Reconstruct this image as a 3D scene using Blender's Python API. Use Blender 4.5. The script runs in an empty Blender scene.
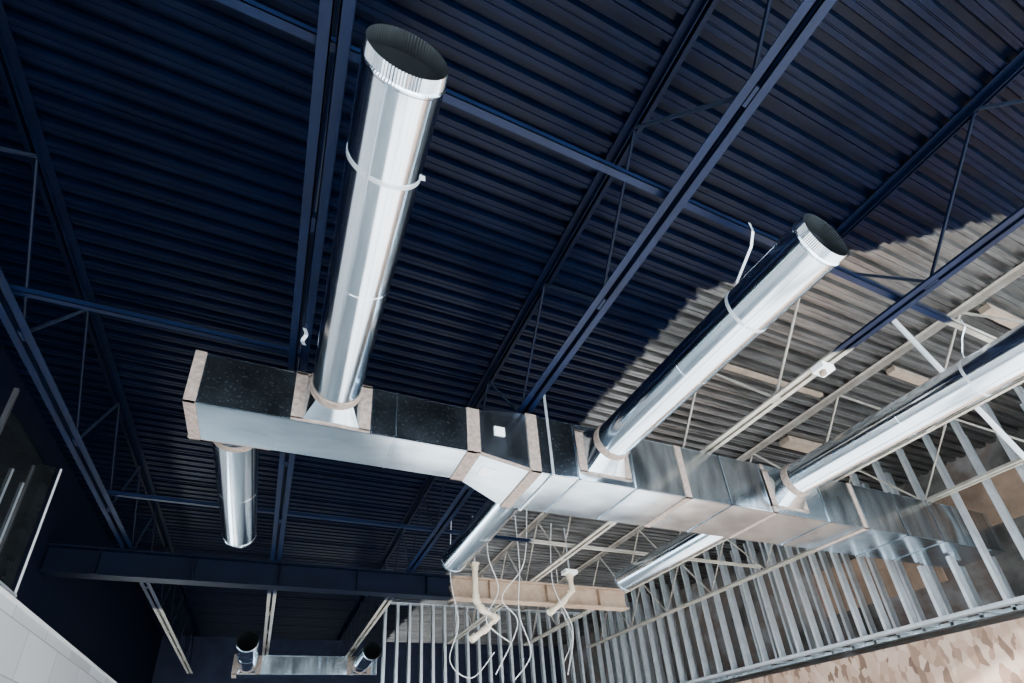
import bpy, math, random
from mathutils import Vector, Matrix
random.seed(4)
H=1.6  # eye height; geometry below is given relative to eye level
scn=bpy.context.scene

# ---------------------------------------------------------------- materials
def newmat(name):
    m=bpy.data.materials.new(name); m.use_nodes=True
    nt=m.node_tree; b=nt.nodes['Principled BSDF']
    return m,nt,b
def ramp(nt,fac,stops):
    r=nt.nodes.new('ShaderNodeValToRGB')
    els=r.color_ramp.elements
    while len(els)<len(stops): els.new(0.5)
    for e,(p,c) in zip(els,stops): e.position=p; e.color=(*c,1)
    nt.links.new(fac,r.inputs[0]); return r.outputs[0]
def noise(nt,scale,detail=4,rough=.6,vec=None):
    n=nt.nodes.new('ShaderNodeTexNoise'); n.inputs['Scale'].default_value=scale
    n.inputs['Detail'].default_value=detail; n.inputs['Roughness'].default_value=rough
    if vec is not None: nt.links.new(vec,n.inputs['Vector'])
    return n.outputs['Fac']
def pos(nt):
    g=nt.nodes.new('ShaderNodeNewGeometry'); return g.outputs['Position']
def stretch(nt,p,sc):
    mp=nt.nodes.new('ShaderNodeMapping'); mp.inputs['Scale'].default_value=sc; nt.links.new(p,mp.inputs[0]); return mp.outputs[0]
def mth(nt,op,a,b=None):
    m=nt.nodes.new('ShaderNodeMath'); m.operation=op
    for i,v in enumerate((a,b)):
        if v is None: continue
        if isinstance(v,(int,float)): m.inputs[i].default_value=v
        else: nt.links.new(v,m.inputs[i])
    return m.outputs[0]
def bump(nt,b,h,s=.2,d=.01):
    n=nt.nodes.new('ShaderNodeBump'); n.inputs['Strength'].default_value=s; n.inputs['Distance'].default_value=d
    nt.links.new(h,n.inputs['Height']); nt.links.new(n.outputs[0],b.inputs['Normal'])
def simple(name,col,rough=.6,metal=0,var=.15,scale=8,bs=.1,spec=.5):
    m,nt,b=newmat(name)
    p=pos(nt); n=noise(nt,scale,5,.6,p)
    lo=tuple(max(0,c*(1-var)) for c in col); hi=tuple(min(1,c*(1+var)) for c in col)
    nt.links.new(ramp(nt,n,[(.3,lo),(.7,hi)]),b.inputs['Base Color'])
    b.inputs['Roughness'].default_value=rough; b.inputs['Metallic'].default_value=metal
    b.inputs['Specular IOR Level'].default_value=spec
    if bs: bump(nt,b,n,bs,.01)
    return m
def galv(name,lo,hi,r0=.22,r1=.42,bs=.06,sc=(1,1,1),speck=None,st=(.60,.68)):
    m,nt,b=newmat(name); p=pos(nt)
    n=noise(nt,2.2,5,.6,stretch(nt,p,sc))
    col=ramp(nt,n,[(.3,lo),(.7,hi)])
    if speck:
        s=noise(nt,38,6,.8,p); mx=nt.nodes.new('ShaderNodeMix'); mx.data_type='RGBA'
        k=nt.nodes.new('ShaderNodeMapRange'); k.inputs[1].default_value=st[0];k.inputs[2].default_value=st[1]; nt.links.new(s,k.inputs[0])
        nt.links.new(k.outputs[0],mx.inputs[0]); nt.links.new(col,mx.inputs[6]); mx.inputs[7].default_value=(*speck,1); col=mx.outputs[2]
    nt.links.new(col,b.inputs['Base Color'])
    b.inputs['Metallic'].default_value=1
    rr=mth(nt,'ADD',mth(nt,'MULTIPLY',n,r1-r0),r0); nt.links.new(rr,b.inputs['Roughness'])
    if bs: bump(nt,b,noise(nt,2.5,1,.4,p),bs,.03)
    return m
def paint_mask(nt,far=False,amp=.30,edge=3.55):
    """0 = sprayed navy, 1 = still bare: the spray crew stopped part way over the room"""
    p=pos(nt); s=nt.nodes.new('ShaderNodeSeparateXYZ'); nt.links.new(p,s.inputs[0])
    lim=mth(nt,'ADD',mth(nt,'MULTIPLY',mth(nt,'MAXIMUM',mth(nt,'SUBTRACT',2.6,s.outputs[1]),0.),1.25),edge)
    d=mth(nt,'SUBTRACT',s.outputs[0],lim)
    n=noise(nt,5,4,.6,p)
    d=mth(nt,'ADD',d,mth(nt,'MULTIPLY',mth(nt,'SUBTRACT',n,.5),amp))
    k=nt.nodes.new('ShaderNodeMapRange'); k.interpolation_type='SMOOTHSTEP'
    k.inputs[1].default_value=-.05;k.inputs[2].default_value=.06
    nt.links.new(d,k.inputs[0]); out=k.outputs[0]
    if far:
        left=mth(nt,'LESS_THAN',s.outputs[0],-1.2)
        yy=mth(nt,'SUBTRACT',s.outputs[1],mth(nt,'MULTIPLY',left,1.3))
        k2=nt.nodes.new('ShaderNodeMapRange'); k2.inputs[1].default_value=9.9;k2.inputs[2].default_value=10.05
        nt.links.new(yy,k2.inputs[0]); out=mth(nt,'MAXIMUM',out,k2.outputs[0])
    return out,p
def roofmat(name,navy,barelo,barehi,rough=.45,metal=.0,far=False,nsc=4,spec=.25,sc=(1,1,1),edge=3.55):
    m,nt,b=newmat(name); f,p=paint_mask(nt,far,edge=edge)
    n=noise(nt,nsc,6,.7,stretch(nt,p,sc))
    bare=ramp(nt,n,[(.3,barelo),(.7,barehi)])
    nv=ramp(nt,noise(nt,3,4,.6,p),[(.3,tuple(c*.75 for c in navy)),(.7,tuple(c*1.3 for c in navy))])
    mx=nt.nodes.new('ShaderNodeMix'); mx.data_type='RGBA'
    nt.links.new(f,mx.inputs[0]); nt.links.new(nv,mx.inputs[6]); nt.links.new(bare,mx.inputs[7])
    nt.links.new(mx.outputs[2],b.inputs['Base Color'])
    b.inputs['Roughness'].default_value=rough
    b.inputs['Specular IOR Level'].default_value=spec
    nt.links.new(mth(nt,'MULTIPLY',f,metal),b.inputs['Metallic'])
    return m
M={}
M['deck']=roofmat('deck_paint',(.0008,.0022,.0086),(.07,.068,.066),(.30,.295,.285),.30,.85,spec=.07,sc=(.25,2,1))
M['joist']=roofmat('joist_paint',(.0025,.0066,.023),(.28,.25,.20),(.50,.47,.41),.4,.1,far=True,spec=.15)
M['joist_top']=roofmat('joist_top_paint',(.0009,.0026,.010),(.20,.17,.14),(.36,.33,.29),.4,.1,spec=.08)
M['joist_web_lit']=roofmat('joist_web_lit_paint',(.012,.018,.034),(.32,.29,.24),(.54,.51,.45),.4,.1,spec=.3)  # lighter tone paints in the light that the rising web diagonals catch
M['beam']=roofmat('beam_paint',(.0014,.0032,.010),(.24,.16,.11),(.40,.30,.22),.5,.0,spec=.08,edge=2.75)
M['galv']=galv('galvanized_sheet',(.46,.56,.64),(.74,.84,.91),.12,.22,.12,(.8,2,2))
M['galvs']=galv('galvanized_side_reflection',(.14,.155,.17),(.48,.52,.54),.14,.26,.10,(3,1,.6),(.08,.07,.065),(.58,.72))  # darker streaky colour paints in reflections of sheathing and bare deck
M['galvd']=galv('galvanized_dark_reflection',(.03,.036,.042),(.08,.09,.105),.25,.45,.1,(1,1,1),(.30,.33,.36),(.57,.68))  # dark colour paints in the dark ceiling's reflection, plus pale speckle
M['galvr']=galv('galvanized_spiral',(.48,.59,.68),(.86,.93,.98),.11,.18,.03,(3,.3,3))
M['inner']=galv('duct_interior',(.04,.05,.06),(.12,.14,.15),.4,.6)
M['strap']=simple('strap_galvanized',(.58,.62,.65),.35,.5,.1)
M['mastic']=simple('duct_mastic',(.25,.19,.155),.8,0,.35,25,.6)
M['white']=simple('white_label',(.9,.9,.9),.5,0,.03)
M['stud']=simple('light_gauge_steel',(.68,.73,.76),.28,.7,.12,6,0)
M['pvc']=simple('pvc_beige',(.66,.56,.42),.35,0,.08)
M['cable']=simple('cable_white',(.6,.6,.58),.4,0,.05)
M['navywall']=simple('navy_wall',(.0018,.0036,.011),.6,0,.3,3,.1,.1)
M['concrete']=simple('concrete_floor',(.70,.71,.71),.7,0,.12,1.5)
M['glass']=simple('window_glass',(.015,.018,.02),.10,.3,.4,3,0)
M['dark']=simple('dark_wall',(.012,.015,.03),.7,0,.3,3,0,.1)
M['frame']=simple('storefront_frame',(.1,.1,.11),.4,.5)
M['wood']=simple('wood_nailer',(.22,.165,.12),.8,0,.25,6)
M['ply']=simple('plywood_tan',(.30,.20,.14),.8,0,.35,2.5)
m,nt,b=newmat('white_block_wall'); p=pos(nt); s=nt.nodes.new('ShaderNodeSeparateXYZ'); nt.links.new(p,s.inputs[0])
c=nt.nodes.new('ShaderNodeCombineXYZ'); nt.links.new(s.outputs[1],c.inputs[0]); nt.links.new(s.outputs[2],c.inputs[1])
bk=nt.nodes.new('ShaderNodeTexBrick'); nt.links.new(c.outputs[0],bk.inputs[0]); bk.inputs['Scale'].default_value=1
bk.inputs['Brick Width'].default_value=1.2; bk.inputs['Row Height'].default_value=.6; bk.inputs['Mortar Size'].default_value=.008
bk.inputs['Color1'].default_value=(.62,.63,.64,1); bk.inputs['Color2'].default_value=(.46,.46,.46,1); bk.inputs['Mortar'].default_value=(.30,.29,.28,1)
nt.links.new(bk.outputs[0],b.inputs['Base Color']); b.inputs['Roughness'].default_value=.8
M['drywall']=m

m,nt,b=newmat('osb_board'); p=pos(nt)
mp=nt.nodes.new('ShaderNodeMapping'); mp.inputs['Rotation'].default_value=(.5,.3,.4); mp.inputs['Scale'].default_value=(4,9,4); nt.links.new(p,mp.inputs[0])
v=nt.nodes.new('ShaderNodeTexVoronoi'); v.inputs['Scale'].default_value=1.2; v.distance='MANHATTAN'; nt.links.new(mp.outputs[0],v.inputs['Vector'])
s=nt.nodes.new('ShaderNodeSeparateColor'); nt.links.new(v.outputs['Color'],s.inputs[0])
nt.links.new(ramp(nt,s.outputs[0],[(.0,(.09,.05,.032)),(.3,(.25,.155,.105)),(1,(.37,.27,.205))]),b.inputs['Base Color']); b.inputs['Roughness'].default_value=.8
M['osb']=m
m,nt,b=newmat('patchy_sheathing'); p=pos(nt)
n=noise(nt,.9,5,.55,p)
nt.links.new(ramp(nt,n,[(.38,(.05,.045,.04)),(.48,(.14,.13,.12)),(.56,(.15,.11,.09)),(.7,(.30,.30,.30))]),b.inputs['Base Color']); b.inputs['Roughness'].default_value=.85
M['sheath']=m

# ---------------------------------------------------------------- mesh builder
class MB:
    def __init__(s): s.v=[];s.f=[];s.mi=[];s.ms=[]
    def mat(s,k):
        if k not in s.ms: s.ms.append(k)
        return s.ms.index(k)
    def add(s,vs,fs,k):
        o=len(s.v); i=s.mat(k)
        s.v+= [tuple(x) for x in vs]
        for f in fs: s.f.append([o+j for j in f]); s.mi.append(i)
    def box(s,a,b,k):
        x0,y0,z0=a;x1,y1,z1=b
        s.add([(x0,y0,z0),(x1,y0,z0),(x1,y1,z0),(x0,y1,z0),(x0,y0,z1),(x1,y0,z1),(x1,y1,z1),(x0,y1,z1)],
              [(0,3,2,1),(4,5,6,7),(0,1,5,4),(1,2,6,5),(2,3,7,6),(3,0,4,7)],k)
    def bar(s,p0,p1,w,h,k,up=(0,0,1)):
        p0=Vector(p0);p1=Vector(p1);d=(p1-p0).normalized();u=Vector(up)
        if abs(d.dot(u))>.98: u=Vector((0,1,0))
        r=d.cross(u).normalized();u=r.cross(d)
        vs=[p+r*a*w/2+u*c*h/2 for p in (p0,p1) for a,c in ((-1,-1),(1,-1),(1,1),(-1,1))]
        s.add(vs,[(0,1,2,3),(7,6,5,4),(0,4,5,1),(1,5,6,2),(2,6,7,3),(3,7,4,0)],k)
    def tube(s,pts,r,k,seg=10):
        pts=[Vector(p) for p in pts]; n=len(pts); vs=[]
        prev=None
        for i,p in enumerate(pts):
            d=(pts[min(i+1,n-1)]-pts[max(i-1,0)]).normalized()
            if prev is None:
                a=Vector((0,0,1)) if abs(d.z)<.9 else Vector((1,0,0)); u=d.cross(a).normalized()
            else: u=(prev-d*prev.dot(d)).normalized()
            prev=u; w=d.cross(u)
            for j in range(seg):
                t=2*math.pi*j/seg; vs.append(p+(u*math.cos(t)+w*math.sin(t))*r)
        fs=[]
        for i in range(n-1):
            for j in range(seg):
                k2=(j+1)%seg; fs.append((i*seg+j,i*seg+k2,(i+1)*seg+k2,(i+1)*seg+j))
        fs.append(tuple(range(seg-1,-1,-1))); fs.append(tuple((n-1)*seg+j for j in range(seg)))
        s.add(vs,fs,k)
    def ribbon(s,pts,w,k,side=(1,0,0)):
        sd_=Vector(side)*w/2; vs=[]
        for p in pts: p=Vector(p); vs+=[p-sd_,p+sd_]
        s.add(vs,[(2*i,2*i+1,2*i+3,2*i+2) for i in range(len(pts)-1)],k)
    def lathe(s,cx,cz,prof,k,seg=160):
        """surface of revolution about a Y axis; prof = [(y,r,crimp)]"""
        P=[prof[0]]
        for a,c in zip(prof[:-1],prof[1:]):
            if abs(a[0]-c[0])>.3:
                sg=1 if c[0]>a[0] else -1
                P+=[(a[0]+sg*.004,a[1],a[2]),(a[0]+sg*.01,a[1],a[2]),(c[0]-sg*.01,c[1],c[2]),(c[0]-sg*.004,c[1],c[2])]
            P.append(c)
        prof=P
        vs=[]
        for (y,r,c) in prof:
            for j in range(seg):
                t=2*math.pi*j/seg; rr=r+(c if j%2 else -c)
                vs.append((cx+rr*math.cos(t),y,cz+rr*math.sin(t)))
        fs=[]
        for i in range(len(prof)-1):
            for j in range(seg):
                q=(j+1)%seg; fs.append((i*seg+j,i*seg+q,(i+1)*seg+q,(i+1)*seg+j))
        s.add(vs,fs,k)
    def done(s,name,smooth=True,ang=35):
        me=bpy.data.meshes.new(name); me.from_pydata([(x,y,z+H) for x,y,z in s.v],[],s.f)
        for k in s.ms: me.materials.append(M[k])
        me.polygons.foreach_set('material_index',s.mi)
        if smooth:
            me.polygons.foreach_set('use_smooth',[True]*len(me.polygons))
            me.set_sharp_from_angle(angle=math.radians(ang))
        me.update()
        o=bpy.data.objects.new(name,me); scn.collection.objects.link(o); return o

DZ=4.25   # underside of deck (rel. eye)
# ---------------------------------------------------------------- roof deck
b=MB(); y=-4.5; prof=[]
while y<18.5:
    prof+=[(y,DZ+.06),(y+.045,DZ+.06),(y+.060,DZ),(y+.093,DZ),(y+.097,DZ+.008),(y+.103,DZ+.008),(y+.107,DZ),(y+.137,DZ)]
    y+=.15
x0,x1=-3.1,10.6
vs=[];fs=[]
for (yy,z) in prof: vs+=[(x0,yy,z),(x1,yy,z)]
for i in range(len(prof)-1): fs.append((2*i,2*i+1,2*i+3,2*i+2))
b.add(vs,fs,'deck')
for yy in [i*.9-4.5+.10 for i in range(26)]:
    b.box((x0,yy,DZ-.012),(x1,yy+.012,DZ),'deck')
b.box((x0,-4.5,DZ+.09),(x1,18.5,DZ+.2),'deck')
b.done('ceiling',False)

# ---------------------------------------------------------------- joists
def joist(X,ph=0,y0=-4.3,y1=17.8,zb=3.15,zt=4.235):
    b=MB(); g=.014;L=.06;t=.007
    for sg in (-1,1):
        xa,xb=sorted((X+sg*g,X+sg*(g+L))); xc,xd=sorted((X+sg*g,X+sg*(g+t)))
        b.box((xa,y0,zb),(xb,y1,zb+t),'joist'); b.box((xc,y0,zb),(xd,y1,zb+L),'joist')
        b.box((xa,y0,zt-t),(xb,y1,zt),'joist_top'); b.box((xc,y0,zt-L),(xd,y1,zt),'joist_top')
    yy=-3.68+ph; up=False; P=.745
    while yy+P<y1:
        za,zc=(zb+.03,zt-.03) if not up else (zt-.03,zb+.03)
        b.tube([(X,yy,za),(X,yy+P,zc)],.013,'joist_top' if up else 'joist_web_lit',8)
        if not up: b.box((X-.012,yy-.05,zb),(X+.012,yy+.05,zb+.06),'joist')
        up=not up; yy+=P
    return b.done('open_web_joist')
for x,ph in zip([-1.99,-.09,1.985,4.32,6.5,8.6],[.3,.1,0,.42,.2,0]): joist(x,ph,y1=17.8 if x<2.5 else 13.4)
def bridging(y,z,xa=-2.88,xb=8.5):
    b=MB(); b.box((xa,y,z),(xb,y+.005,z+.045),'joist'); b.box((xa,y,z),(xb,y+.045,z+.005),'joist')
    b.done('joist_bridging')
bridging(1.41,3.22); bridging(3.66,3.22,-2.05,-.05); bridging(6.75,3.22,-2.05)

# roof beam the joists bear on
b=MB()
b.box((-2.88,8.3,2.75),(6.4,8.52,2.772),'beam'); b.box((-2.88,8.3,3.122),(6.4,8.52,3.144),'beam')
b.box((-2.88,8.40,2.77),(6.4,8.415,3.125),'beam')
for i in range(8): b.box((-2.3+i*1.15,8.31,2.77),(-2.288+i*1.15,8.51,3.123),'beam')
b.done('steel_roof_beam')

# ---------------------------------------------------------------- main duct
LY0,LY1,LZ0,LZ1=3.58,4.06,2.50,2.96
RY0,RY1,RZ0,RZ1=3.58,4.30,2.41,3.04
def sect(x,s): 
    y0,y1,z0,z1=s; return [(x,y0,z0),(x,y1,z0),(x,y1,z1),(x,y0,z1)]
L=(LY0,LY1,LZ0,LZ1);R=(RY0,RY1,RZ0,RZ1)
b=MB()
stations=[(-.78,L),(1.42,L),(1.95,R),(9.7,R)]
vs=[];fs=[]
for x,s_ in stations: vs+=sect(x,s_)
for i in range(3):
    for j in range(4): q=(j+1)%4; fs.append((4*i+j,4*i+4+j,4*i+4+q,4*i+q))
fs+=[(0,1,2,3),(15,14,13,12)]
b.add(vs,fs,'galv')
def panel(xa,xb,y,z0,z1,k,br=.006):
    xm,zm=(xa+xb)/2,(z0+z1)/2
    b.add([(xa,y,z0),(xb,y,z0),(xb,y,z1),(xa,y,z1),(xm,y-br,zm)],[(0,1,4),(1,2,4),(2,3,4),(3,0,4)],k)
def bpanel(xa,xb,y0,y1,z,br):
    xm,ym=(xa+xb)/2,(y0+y1)/2
    b.add([(xa,y0,z),(xb,y0,z),(xb,y1,z),(xa,y1,z),(xm,ym,z-br)],[(0,1,4),(1,2,4),(2,3,4),(3,0,4)],'galv')
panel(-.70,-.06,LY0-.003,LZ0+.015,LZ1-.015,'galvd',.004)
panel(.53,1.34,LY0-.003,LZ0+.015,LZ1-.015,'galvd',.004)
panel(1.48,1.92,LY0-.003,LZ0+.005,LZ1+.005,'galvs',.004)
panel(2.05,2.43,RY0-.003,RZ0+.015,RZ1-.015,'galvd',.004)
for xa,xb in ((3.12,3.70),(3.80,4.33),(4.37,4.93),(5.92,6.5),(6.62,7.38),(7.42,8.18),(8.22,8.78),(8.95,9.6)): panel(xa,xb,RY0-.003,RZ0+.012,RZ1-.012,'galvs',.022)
for xa,xb in ((-.69,.70),(.74,1.33)): bpanel(xa,xb,LY0+.01,LY1-.01,LZ0-.002,.008)
for xa,xb in ((2.05,2.43),(2.47,3.08),(3.12,3.70),(3.80,4.33),(4.37,4.96),(5.03,5.88),(5.92,6.5),(6.62,7.38),(7.42,8.18)): bpanel(xa,xb,RY0+.01,RY1-.01,RZ0-.002,.014)
def ring(b,x,s_,w,t,k):
    y0,y1,z0,z1=s_
    b.box((x-w/2,y0-t,z0-t),(x+w/2,y0+.001,z1+t),k); b.box((x-w/2,y1-.001,z0-t),(x+w/2,y1+t,z1+t),k)
    b.box((x-w/2,y0-t,z0-t),(x+w/2,y1+t,z0+.001),k); b.box((x-w/2,y0-t,z1-.001),(x+w/2,y1+t,z1+t),k)
for x in (.72,): ring(b,x,L,.014,.006,'galv')
for x in (2.45,3.1,4.35,5.9,6.6,7.4,8.2): ring(b,x,R,.016,.010,'galv')
for x,s_,w in ((-.745,L,.075),(1.40,L,.12),(1.99,R,.11),(3.75,R,.08),(5.0,R,.05),(6.55,R,.07)): ring(b,x,s_,w,.012,'mastic')
b.bar((1.42,LY0-.004,LZ0),(1.95,RY0-.004,RZ0),.03,.012,'mastic',(0,1,0))
b.box((1.60,3.562,2.72),(1.70,3.5795,2.81),'white')
# second label, lying on the sloping underside of the transition
def tz(x): return LZ0+(RZ0-LZ0)*(x-1.42)/(.53)-.006
b.add([(1.54,3.74,tz(1.54)),(1.68,3.74,tz(1.68)),(1.68,3.88,tz(1.68)),(1.54,3.88,tz(1.54)),
       (1.54,3.74,tz(1.54)+.004),(1.68,3.74,tz(1.68)+.004),(1.68,3.88,tz(1.68)+.004),(1.54,3.88,tz(1.54)+.004)],
      [(0,3,2,1),(4,5,6,7),(0,1,5,4),(1,2,6,5),(2,3,7,6),(3,0,4,7)],'white')
b.done('rectangular_main_duct',True,8)

def trapeze(x,s_):
    y0,y1,z0,z1=s_; b=MB()
    b.box((x-.013,y0-.018,z0-.01),(x+.013,y0-.012,DZ-.9),'stud')
    b.box((x-.013,y1+.01,z0-.01),(x+.013,y1+.014,DZ-.9),'stud')
    b.box((x-.013,y0-.018,z0-.020),(x+.013,y1+.014,z0-.016),'stud')
    b.done('duct_hanger_strap')
trapeze(2.16,R)

# ---------------------------------------------------------------- round ducts
def round_duct(X,Z,yo,ya,r=.182,ringy=None,wall_s=L,name='round_branch_duct'):
    """yo = free end, ya = duct face it is tapped into"""
    b=MB(); d=1 if ya>yo else -1
    yf=ya-d*.16
    prof=[(yo,r-.006,.002),(yo+d*.055,r-.004,.002),(yo+d*.062,r+.004,0),(yo+d*.070,r+.004,0),(yo+d*.076,r,0)]
    mid=yo+d*1.2
    if abs(yf-yo)>1.6: prof+=[(mid-d*.004,r,0),(mid-d*.002,r+.002,0),(mid+d*.002,r+.002,0),(mid+d*.004,r,0)]
    prof+=[(yf-d*.05,r,0),(yf-d*.045,r+.006,0),(yf,r+.006,0)]
    b.lathe(X,Z,prof,'galvr')
    b.lathe(X,Z,[(yo,r-.0061,.002),(yo+d*.055,r-.008,.002),(yo+d*.08,r-.004,0),(yf,r-.004,0)],'inner')
    b.tube([(X,yf-d*.02,Z),(X,yf,Z)],r-.002,'inner',48)
    t=-2.0
    b.bar((X+(r+.001)*math.cos(t),yo+d*.09,Z+(r+.001)*math.sin(t)),(X+(r+.001)*math.cos(t),yf,Z+(r+.001)*math.sin(t)),.012,.006,'galvr',(math.cos(t),0,math.sin(t)))
    seg=64; hs=.215; zc=(wall_s[2]+wall_s[3])/2; vz=(wall_s[3]-wall_s[2])/2-.015; vz=min(vz,.23)
    vs=[];fs=[]
    for j in range(seg):
        t=2*math.pi*j/seg; vs.append((X+(r+.006)*math.cos(t),yf,Z+(r+.006)*math.sin(t)))
    for j in range(seg):
        t=2*math.pi*j/seg; c,s2=math.cos(t),math.sin(t); k=1/max(abs(c),abs(s2))
        vs.append((X+hs*c*k,ya,zc+vz*s2*k))
    for j in range(seg):
        q=(j+1)%seg; fs.append((j,q,seg+q,seg+j))
    b.add(vs,fs,'galv')
    b.lathe(X,Z,[(yf-d*.07,r+.002,0),(yf-d*.06,r+.010,.001),(yf+d*.005,r+.012,.001),(yf+d*.02,r+.004,0)],'mastic',64)
    e=.08; yl,yh=sorted((ya-d*.016,ya+d*.001))
    for a,c in (((X-hs-e,yl,zc-vz-.005),(X-hs+.006,yh,zc+vz+.01)),((X+hs-.006,yl,zc-vz-.005),(X+hs+e,yh,zc+vz+.01)),
                ((X-hs-e,yl,zc+vz-.01),(X+hs+e,yh,zc+vz+.014)),((X-hs-e,yl,zc-vz-.012),(X+hs+e,yh,zc-vz+.008))): b.box(a,c,'mastic')
    if ringy:
        b.lathe(X,Z,[(ringy-.011,r,0),(ringy-.011,r+.003,0),(ringy+.011,r+.003,0),(ringy+.011,r,0)],'strap',64)
        b.ribbon([(X,ringy,Z+r),(X-.02,ringy-.02,Z+r+.08),(X-.06,1.47,3.14),(X-.09,1.405,3.20),(X-.10,1.40,3.28)],.022,'strap')
        b.bar((X+r-.01,ringy,Z-.02),(X+r+.02,ringy-.01,Z-.03),.004,.022,'strap',(0,1,0))
    o=b.done(name,True,18); return o
ZC=2.775
round_duct(.215,ZC-.03,1.12,LY0,ringy=1.60)
round_duct(2.755,ZC,1.07,RY0,wall_s=R,ringy=1.70)
round_duct(5.27,ZC,.95,RY0,wall_s=R,ringy=1.55,r=.19)
round_duct(-.50,ZC-.03,6.45,LY1)
round_duct(2.25,ZC,6.75,RY1,wall_s=R)
round_duct(5.33,ZC,6.95,RY1,wall_s=R)

S=(14.2,14.65,2.5,2.95)
b=MB(); vs=sect(-.75,S)+sect(2.6,S); fs=[(j,4+j,4+(j+1)%4,(j+1)%4) for j in range(4)]+[(0,1,2,3),(7,6,5,4)]
b.add(vs,fs,'galv')
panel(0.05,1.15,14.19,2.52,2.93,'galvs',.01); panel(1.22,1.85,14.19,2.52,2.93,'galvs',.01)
for x in (.0,1.2): ring(b,x,S,.03,.01,'galv')
ring(b,-.7,S,.1,.012,'mastic')
b.done('rectangular_main_duct',True,8)
round_duct(-.43,ZC-.05,11.8,14.2,r=.21,wall_s=S)
round_duct(2.15,ZC-.05,12.4,14.2,r=.21,wall_s=S)

# ---------------------------------------------------------------- walls
b=MB()
b.box((-3.1,-4.5,2.17),(-2.9,6.2,4.3),'navywall'); b.box((-3.1,8.0,2.17),(-2.9,18.3,4.3),'navywall')
b.box((-3.1,6.2,2.17),(-2.9,8.0,2.3),'navywall'); b.box((-3.1,6.2,4.1),(-2.9,8.0,4.3),'navywall')
b.box((-3.1,-4.5,-H),(-2.78,11,2.15),'drywall'); b.box((-3.1,11,1.0),(-2.78,17,2.15),'drywall'); b.box((-3.1,11,-H),(-2.78,17,-1.2),'drywall'); b.box((-3.1,17,-H),(-2.78,18.3,2.15),'drywall')  # opening added out of view so daylight reaches the far duct run
b.box((-3.1,-4.5,2.15),(-2.76,18.3,2.19),'white')
b.done('wall_left',False)
b=MB()
for yy in (11,13,15,16.92): b.box((-3.0,yy,-1.2),(-2.9,yy+.08,1.0),'frame')  # frame of the unseen window added to light the far end
for z in (-1.2,.93): b.box((-3.0,11,z),(-2.9,17,z+.07),'frame')
b.done('added_daylight_window',False)
b=MB()
b.box((-3.08,6.2,2.3),(-3.05,8.0,4.1),'glass')
b.box((-2.91,7.975,2.3),(-2.895,8.0,4.1),'white'); b.box((-3.1,6.2,2.3),(-2.86,6.24,4.1),'frame')
b.box((-3.1,6.2,2.3),(-2.88,8.0,2.33),'strap')
b.box((-3.1,7.95,2.33),(-2.95,7.97,4.1),'glass')
for yy in (7.15,7.5): b.box((-3.045,yy,2.4),(-3.03,yy+.02,3.6),'stud')  # thin strips put in for grey reflection streaks on the glass
b.done('window_1',False)

b=MB()
W=.13
def stud(b,x,y,z0,z1,axis):
    if axis=='y':
        b.box((x,y,z0),(x+W,y+.004,z1),'stud'); b.box((x,y,z0),(x+.004,y+.05,z1),'stud'); b.box((x+W-.004,y,z0),(x+W,y+.05,z1),'stud')
    else:
        b.box((x,y,z0),(x+.004,y+W,z1),'stud'); b.box((x,y,z0),(x+.07,y+.004,z1),'stud'); b.box((x,y+W-.004,z0),(x+.07,y+W,z1),'stud')
RZ=1.55; yy=-1.0
while yy<13.4:
    if 3.5<yy<4.3: 
        stud(b,8.8,yy,RZ,2.38,'y'); stud(b,8.8,yy,3.08,4.24,'y')
    else: stud(b,8.8,yy,RZ,4.24,'y')
    b.bar((8.84,yy+.01,RZ+.04),(9.5,yy+.01,RZ+.04),.04,.06,'stud')
    stud(b,9.42,yy+.2,RZ,2.35 if 3.4<yy+.2<4.35 else 4.24,'y')
    yy+=.406
for x in (8.79,9.42):
    b.box((x,-1,RZ-.005),(x+W+.02,13.5,RZ),'stud'); b.box((x,-1,RZ),(x+.004,13.5,RZ+.05),'stud'); b.box((x+W+.016,-1,RZ),(x+W+.02,13.5,RZ+.05),'stud')
b.done('stud_wall_right',False)
b=MB(); xx=2.6
while xx<8.7: stud(b,xx,13.5,-.4,4.24,'x'); xx+=.32
b.box((2.6,13.49,4.2),(8.75,13.64,4.24),'stud'); b.box((2.6,13.49,2.0),(8.75,13.494,2.06),'stud')
b.done('stud_wall_back',False)
b=MB(); b.box((10.3,.5,-H),(10.5,18.3,4.3),'sheath')
b.box((10.24,.6,3.0),(10.3,4.6,3.75),'ply'); b.box((10.26,4.7,2.4),(10.3,7.1,3.3),'ply'); b.done('wall_right',False)
b=MB(); b.box((8.85,-1.0,-H),(8.95,13.4,1.35),'osb'); b.done('osb_sheathing',False)
b=MB(); b.box((-3.1,18.0,-H),(10.5,18.3,4.3),'dark'); b.done('wall_back',False)
b=MB(); b.box((-3.1,-12,-H-.2),(18,18.3,-H),'concrete'); b.done('floor',False)
b=MB()
for x in [-3+i*1.9 for i in range(8)]: b.box((x,-4.5,-H),(x+.08,-4.4,4.2),'frame')
for z in (-H,1.2,4.1): b.box((-3,-4.5,z),(10.4,-4.4,z+.1),'frame')
b.done('storefront_window_frame',False)

b=MB(); b.bar((5.93,2.1,4.24),(8.06,2.1,1.58),.05,.006,'strap',(0,1,0)); b.bar((5.93,2.1,4.24),(8.06,2.1,1.58),.006,.05,'strap',(0,1,0)); b.done('diagonal_brace_strap')
for a,c in (((6.7,1.55,4.16),(8.5,1.65,4.24)),((6.7,2.6,4.17),(8.5,2.70,4.24)),((4.6,3.3,4.2),(6.3,3.36,4.24)),((6.7,4.2,4.15),(8.5,4.38,4.24))):
    b=MB(); b.box(a,c,'wood'); b.done('timber_nailer',False)

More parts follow.
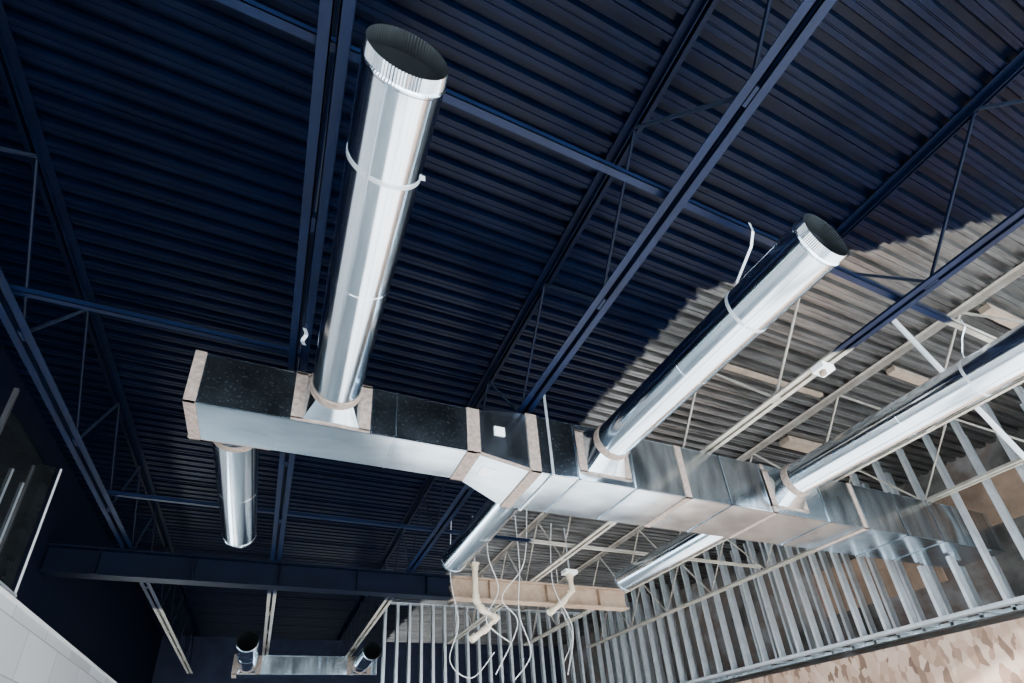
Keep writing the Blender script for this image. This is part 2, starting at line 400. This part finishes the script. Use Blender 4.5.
def smooth(pts,n=8):
    P=[Vector(p) for p in pts]; P=[P[0]]+P+[P[-1]]; out=[]
    for i in range(1,len(P)-2):
        for k in range(n):
            t=k/n; a,b_,c,d=P[i-1:i+3]
            out.append(.5*((2*b_)+(c-a)*t+(2*a-5*b_+4*c-d)*t*t+(3*b_-a-3*c+d)*t**3))
    out.append(P[-2]); return out
def pipe(name,pts,r=.05,top=None):
    b=MB(); b.tube(pts,r,'pvc',16)
    for p,q in zip(pts[:-1],pts[1:]):
        p=Vector(p);q=Vector(q);d=(q-p).normalized()
        b.tube([p-d*.03,p+d*.08],r*1.25,'pvc',16); b.tube([q-d*.08,q+d*.03],r*1.25,'pvc',16)
    x,y,z=pts[0]
    b.tube([(x,y,z),(x,y,DZ-.01)],.016,'stud')
    if top: b.box((x-.13,y-.09,z),(x+.13,y+.09,z+.07),'white')
    else: b.box((x-.065,y-.065,z),(x+.065,y+.065,z+.035),'pvc')
    return b.done(name)
PY=8.1
pipe('pvc_drain_pipe',[(3.09,PY,3.29),(3.09,PY,2.67),(3.20,PY,2.50),(3.44,PY,2.37),(3.24,PY,2.17),(3.00,PY,2.0)])
pipe('pvc_drain_pipe',[(5.0,PY,3.28),(5.0,PY,2.96),(4.78,PY,2.73),(4.50,PY,2.52)],top=True)
def cable(pts,r=.008,k='cable'): 
    b=MB(); b.tube(smooth(pts),r,k,8); b.done('electrical_cable')
cable([(3.2,7.5,4.2),(3.1,7.5,3.3),(3.3,7.6,2.7),(3.1,7.7,2.2),(3.6,7.9,1.9)])
cable([(3.9,7.5,4.2),(3.8,7.6,3.2),(3.4,7.7,2.6),(3.7,7.8,2.2),(3.3,7.9,1.4)])
cable([(4.6,7.9,4.2),(4.5,7.9,3.0),(4.8,7.9,2.2),(4.6,7.9,1.4)])
cable([(2.62,7.9,4.2),(2.58,7.9,3.0),(2.7,7.9,2.2),(2.55,7.9,1.6),(2.9,7.9,1.35),(3.3,7.9,1.75)],.007)
cable([(3.5,7.2,4.2),(3.52,7.2,3.0),(3.45,7.2,2.2),(3.6,7.2,1.6),(3.3,7.2,1.2)],.007)
cable([(5.6,9.6,4.2),(5.62,9.6,3.1),(5.8,9.6,2.5),(5.5,9.6,1.9)],.008)
def dangling(pts,w=.02):
    b=MB(); b.ribbon(smooth(pts,6),w,'strap',(.9,.3,.2)); b.done('loose_hanger_strap')
dangling([(-.07,3.28,3.15),(-.05,3.28,3.09),(-.07,3.3,3.04),(-.05,3.3,3.0)],.03)
dangling([(7.0,1.41,3.22),(7.02,1.42,3.0),(6.95,1.43,2.8)],.03)
b=MB(); b.box((4.24,2.12,3.09),(4.40,2.24,3.15),'white'); b.tube([(4.30,2.18,3.09),(4.30,2.18,3.05)],.03,'wood',12); b.done('ceiling_junction_box')

# ---------------------------------------------------------------- light
w=bpy.data.worlds.new('World'); scn.world=w; w.use_nodes=True
bg=w.node_tree.nodes['Background']; bg.inputs[0].default_value=(.72,.87,1,1); bg.inputs[1].default_value=11.5
sd=bpy.data.lights.new('sun','SUN'); sd.energy=56; sd.angle=.02; sd.color=(.98,.98,1)
so=bpy.data.objects.new('sun',sd); scn.collection.objects.link(so)
so.rotation_euler=Vector((.30,.88,-.34)).to_track_quat('-Z','Y').to_euler()

# ---------------------------------------------------------------- camera
cd=bpy.data.cameras.new('camera'); co=bpy.data.objects.new('camera',cd); scn.collection.objects.link(co)
r=Vector((.9132,-.4016,-.0671)).normalized(); f=Vector((.3873,.8048,.4500)).normalized(); u=r.cross(f).normalized()
r=f.cross(u).normalized()
co.matrix_world=Matrix(((r.x,u.x,-f.x,0),(r.y,u.y,-f.y,0),(r.z,u.z,-f.z,H),(0,0,0,1)))
cd.sensor_width=36; cd.lens=525/1024*36; cd.shift_y=(508-341.5)/1024
cd.clip_start=.02
scn.camera=co
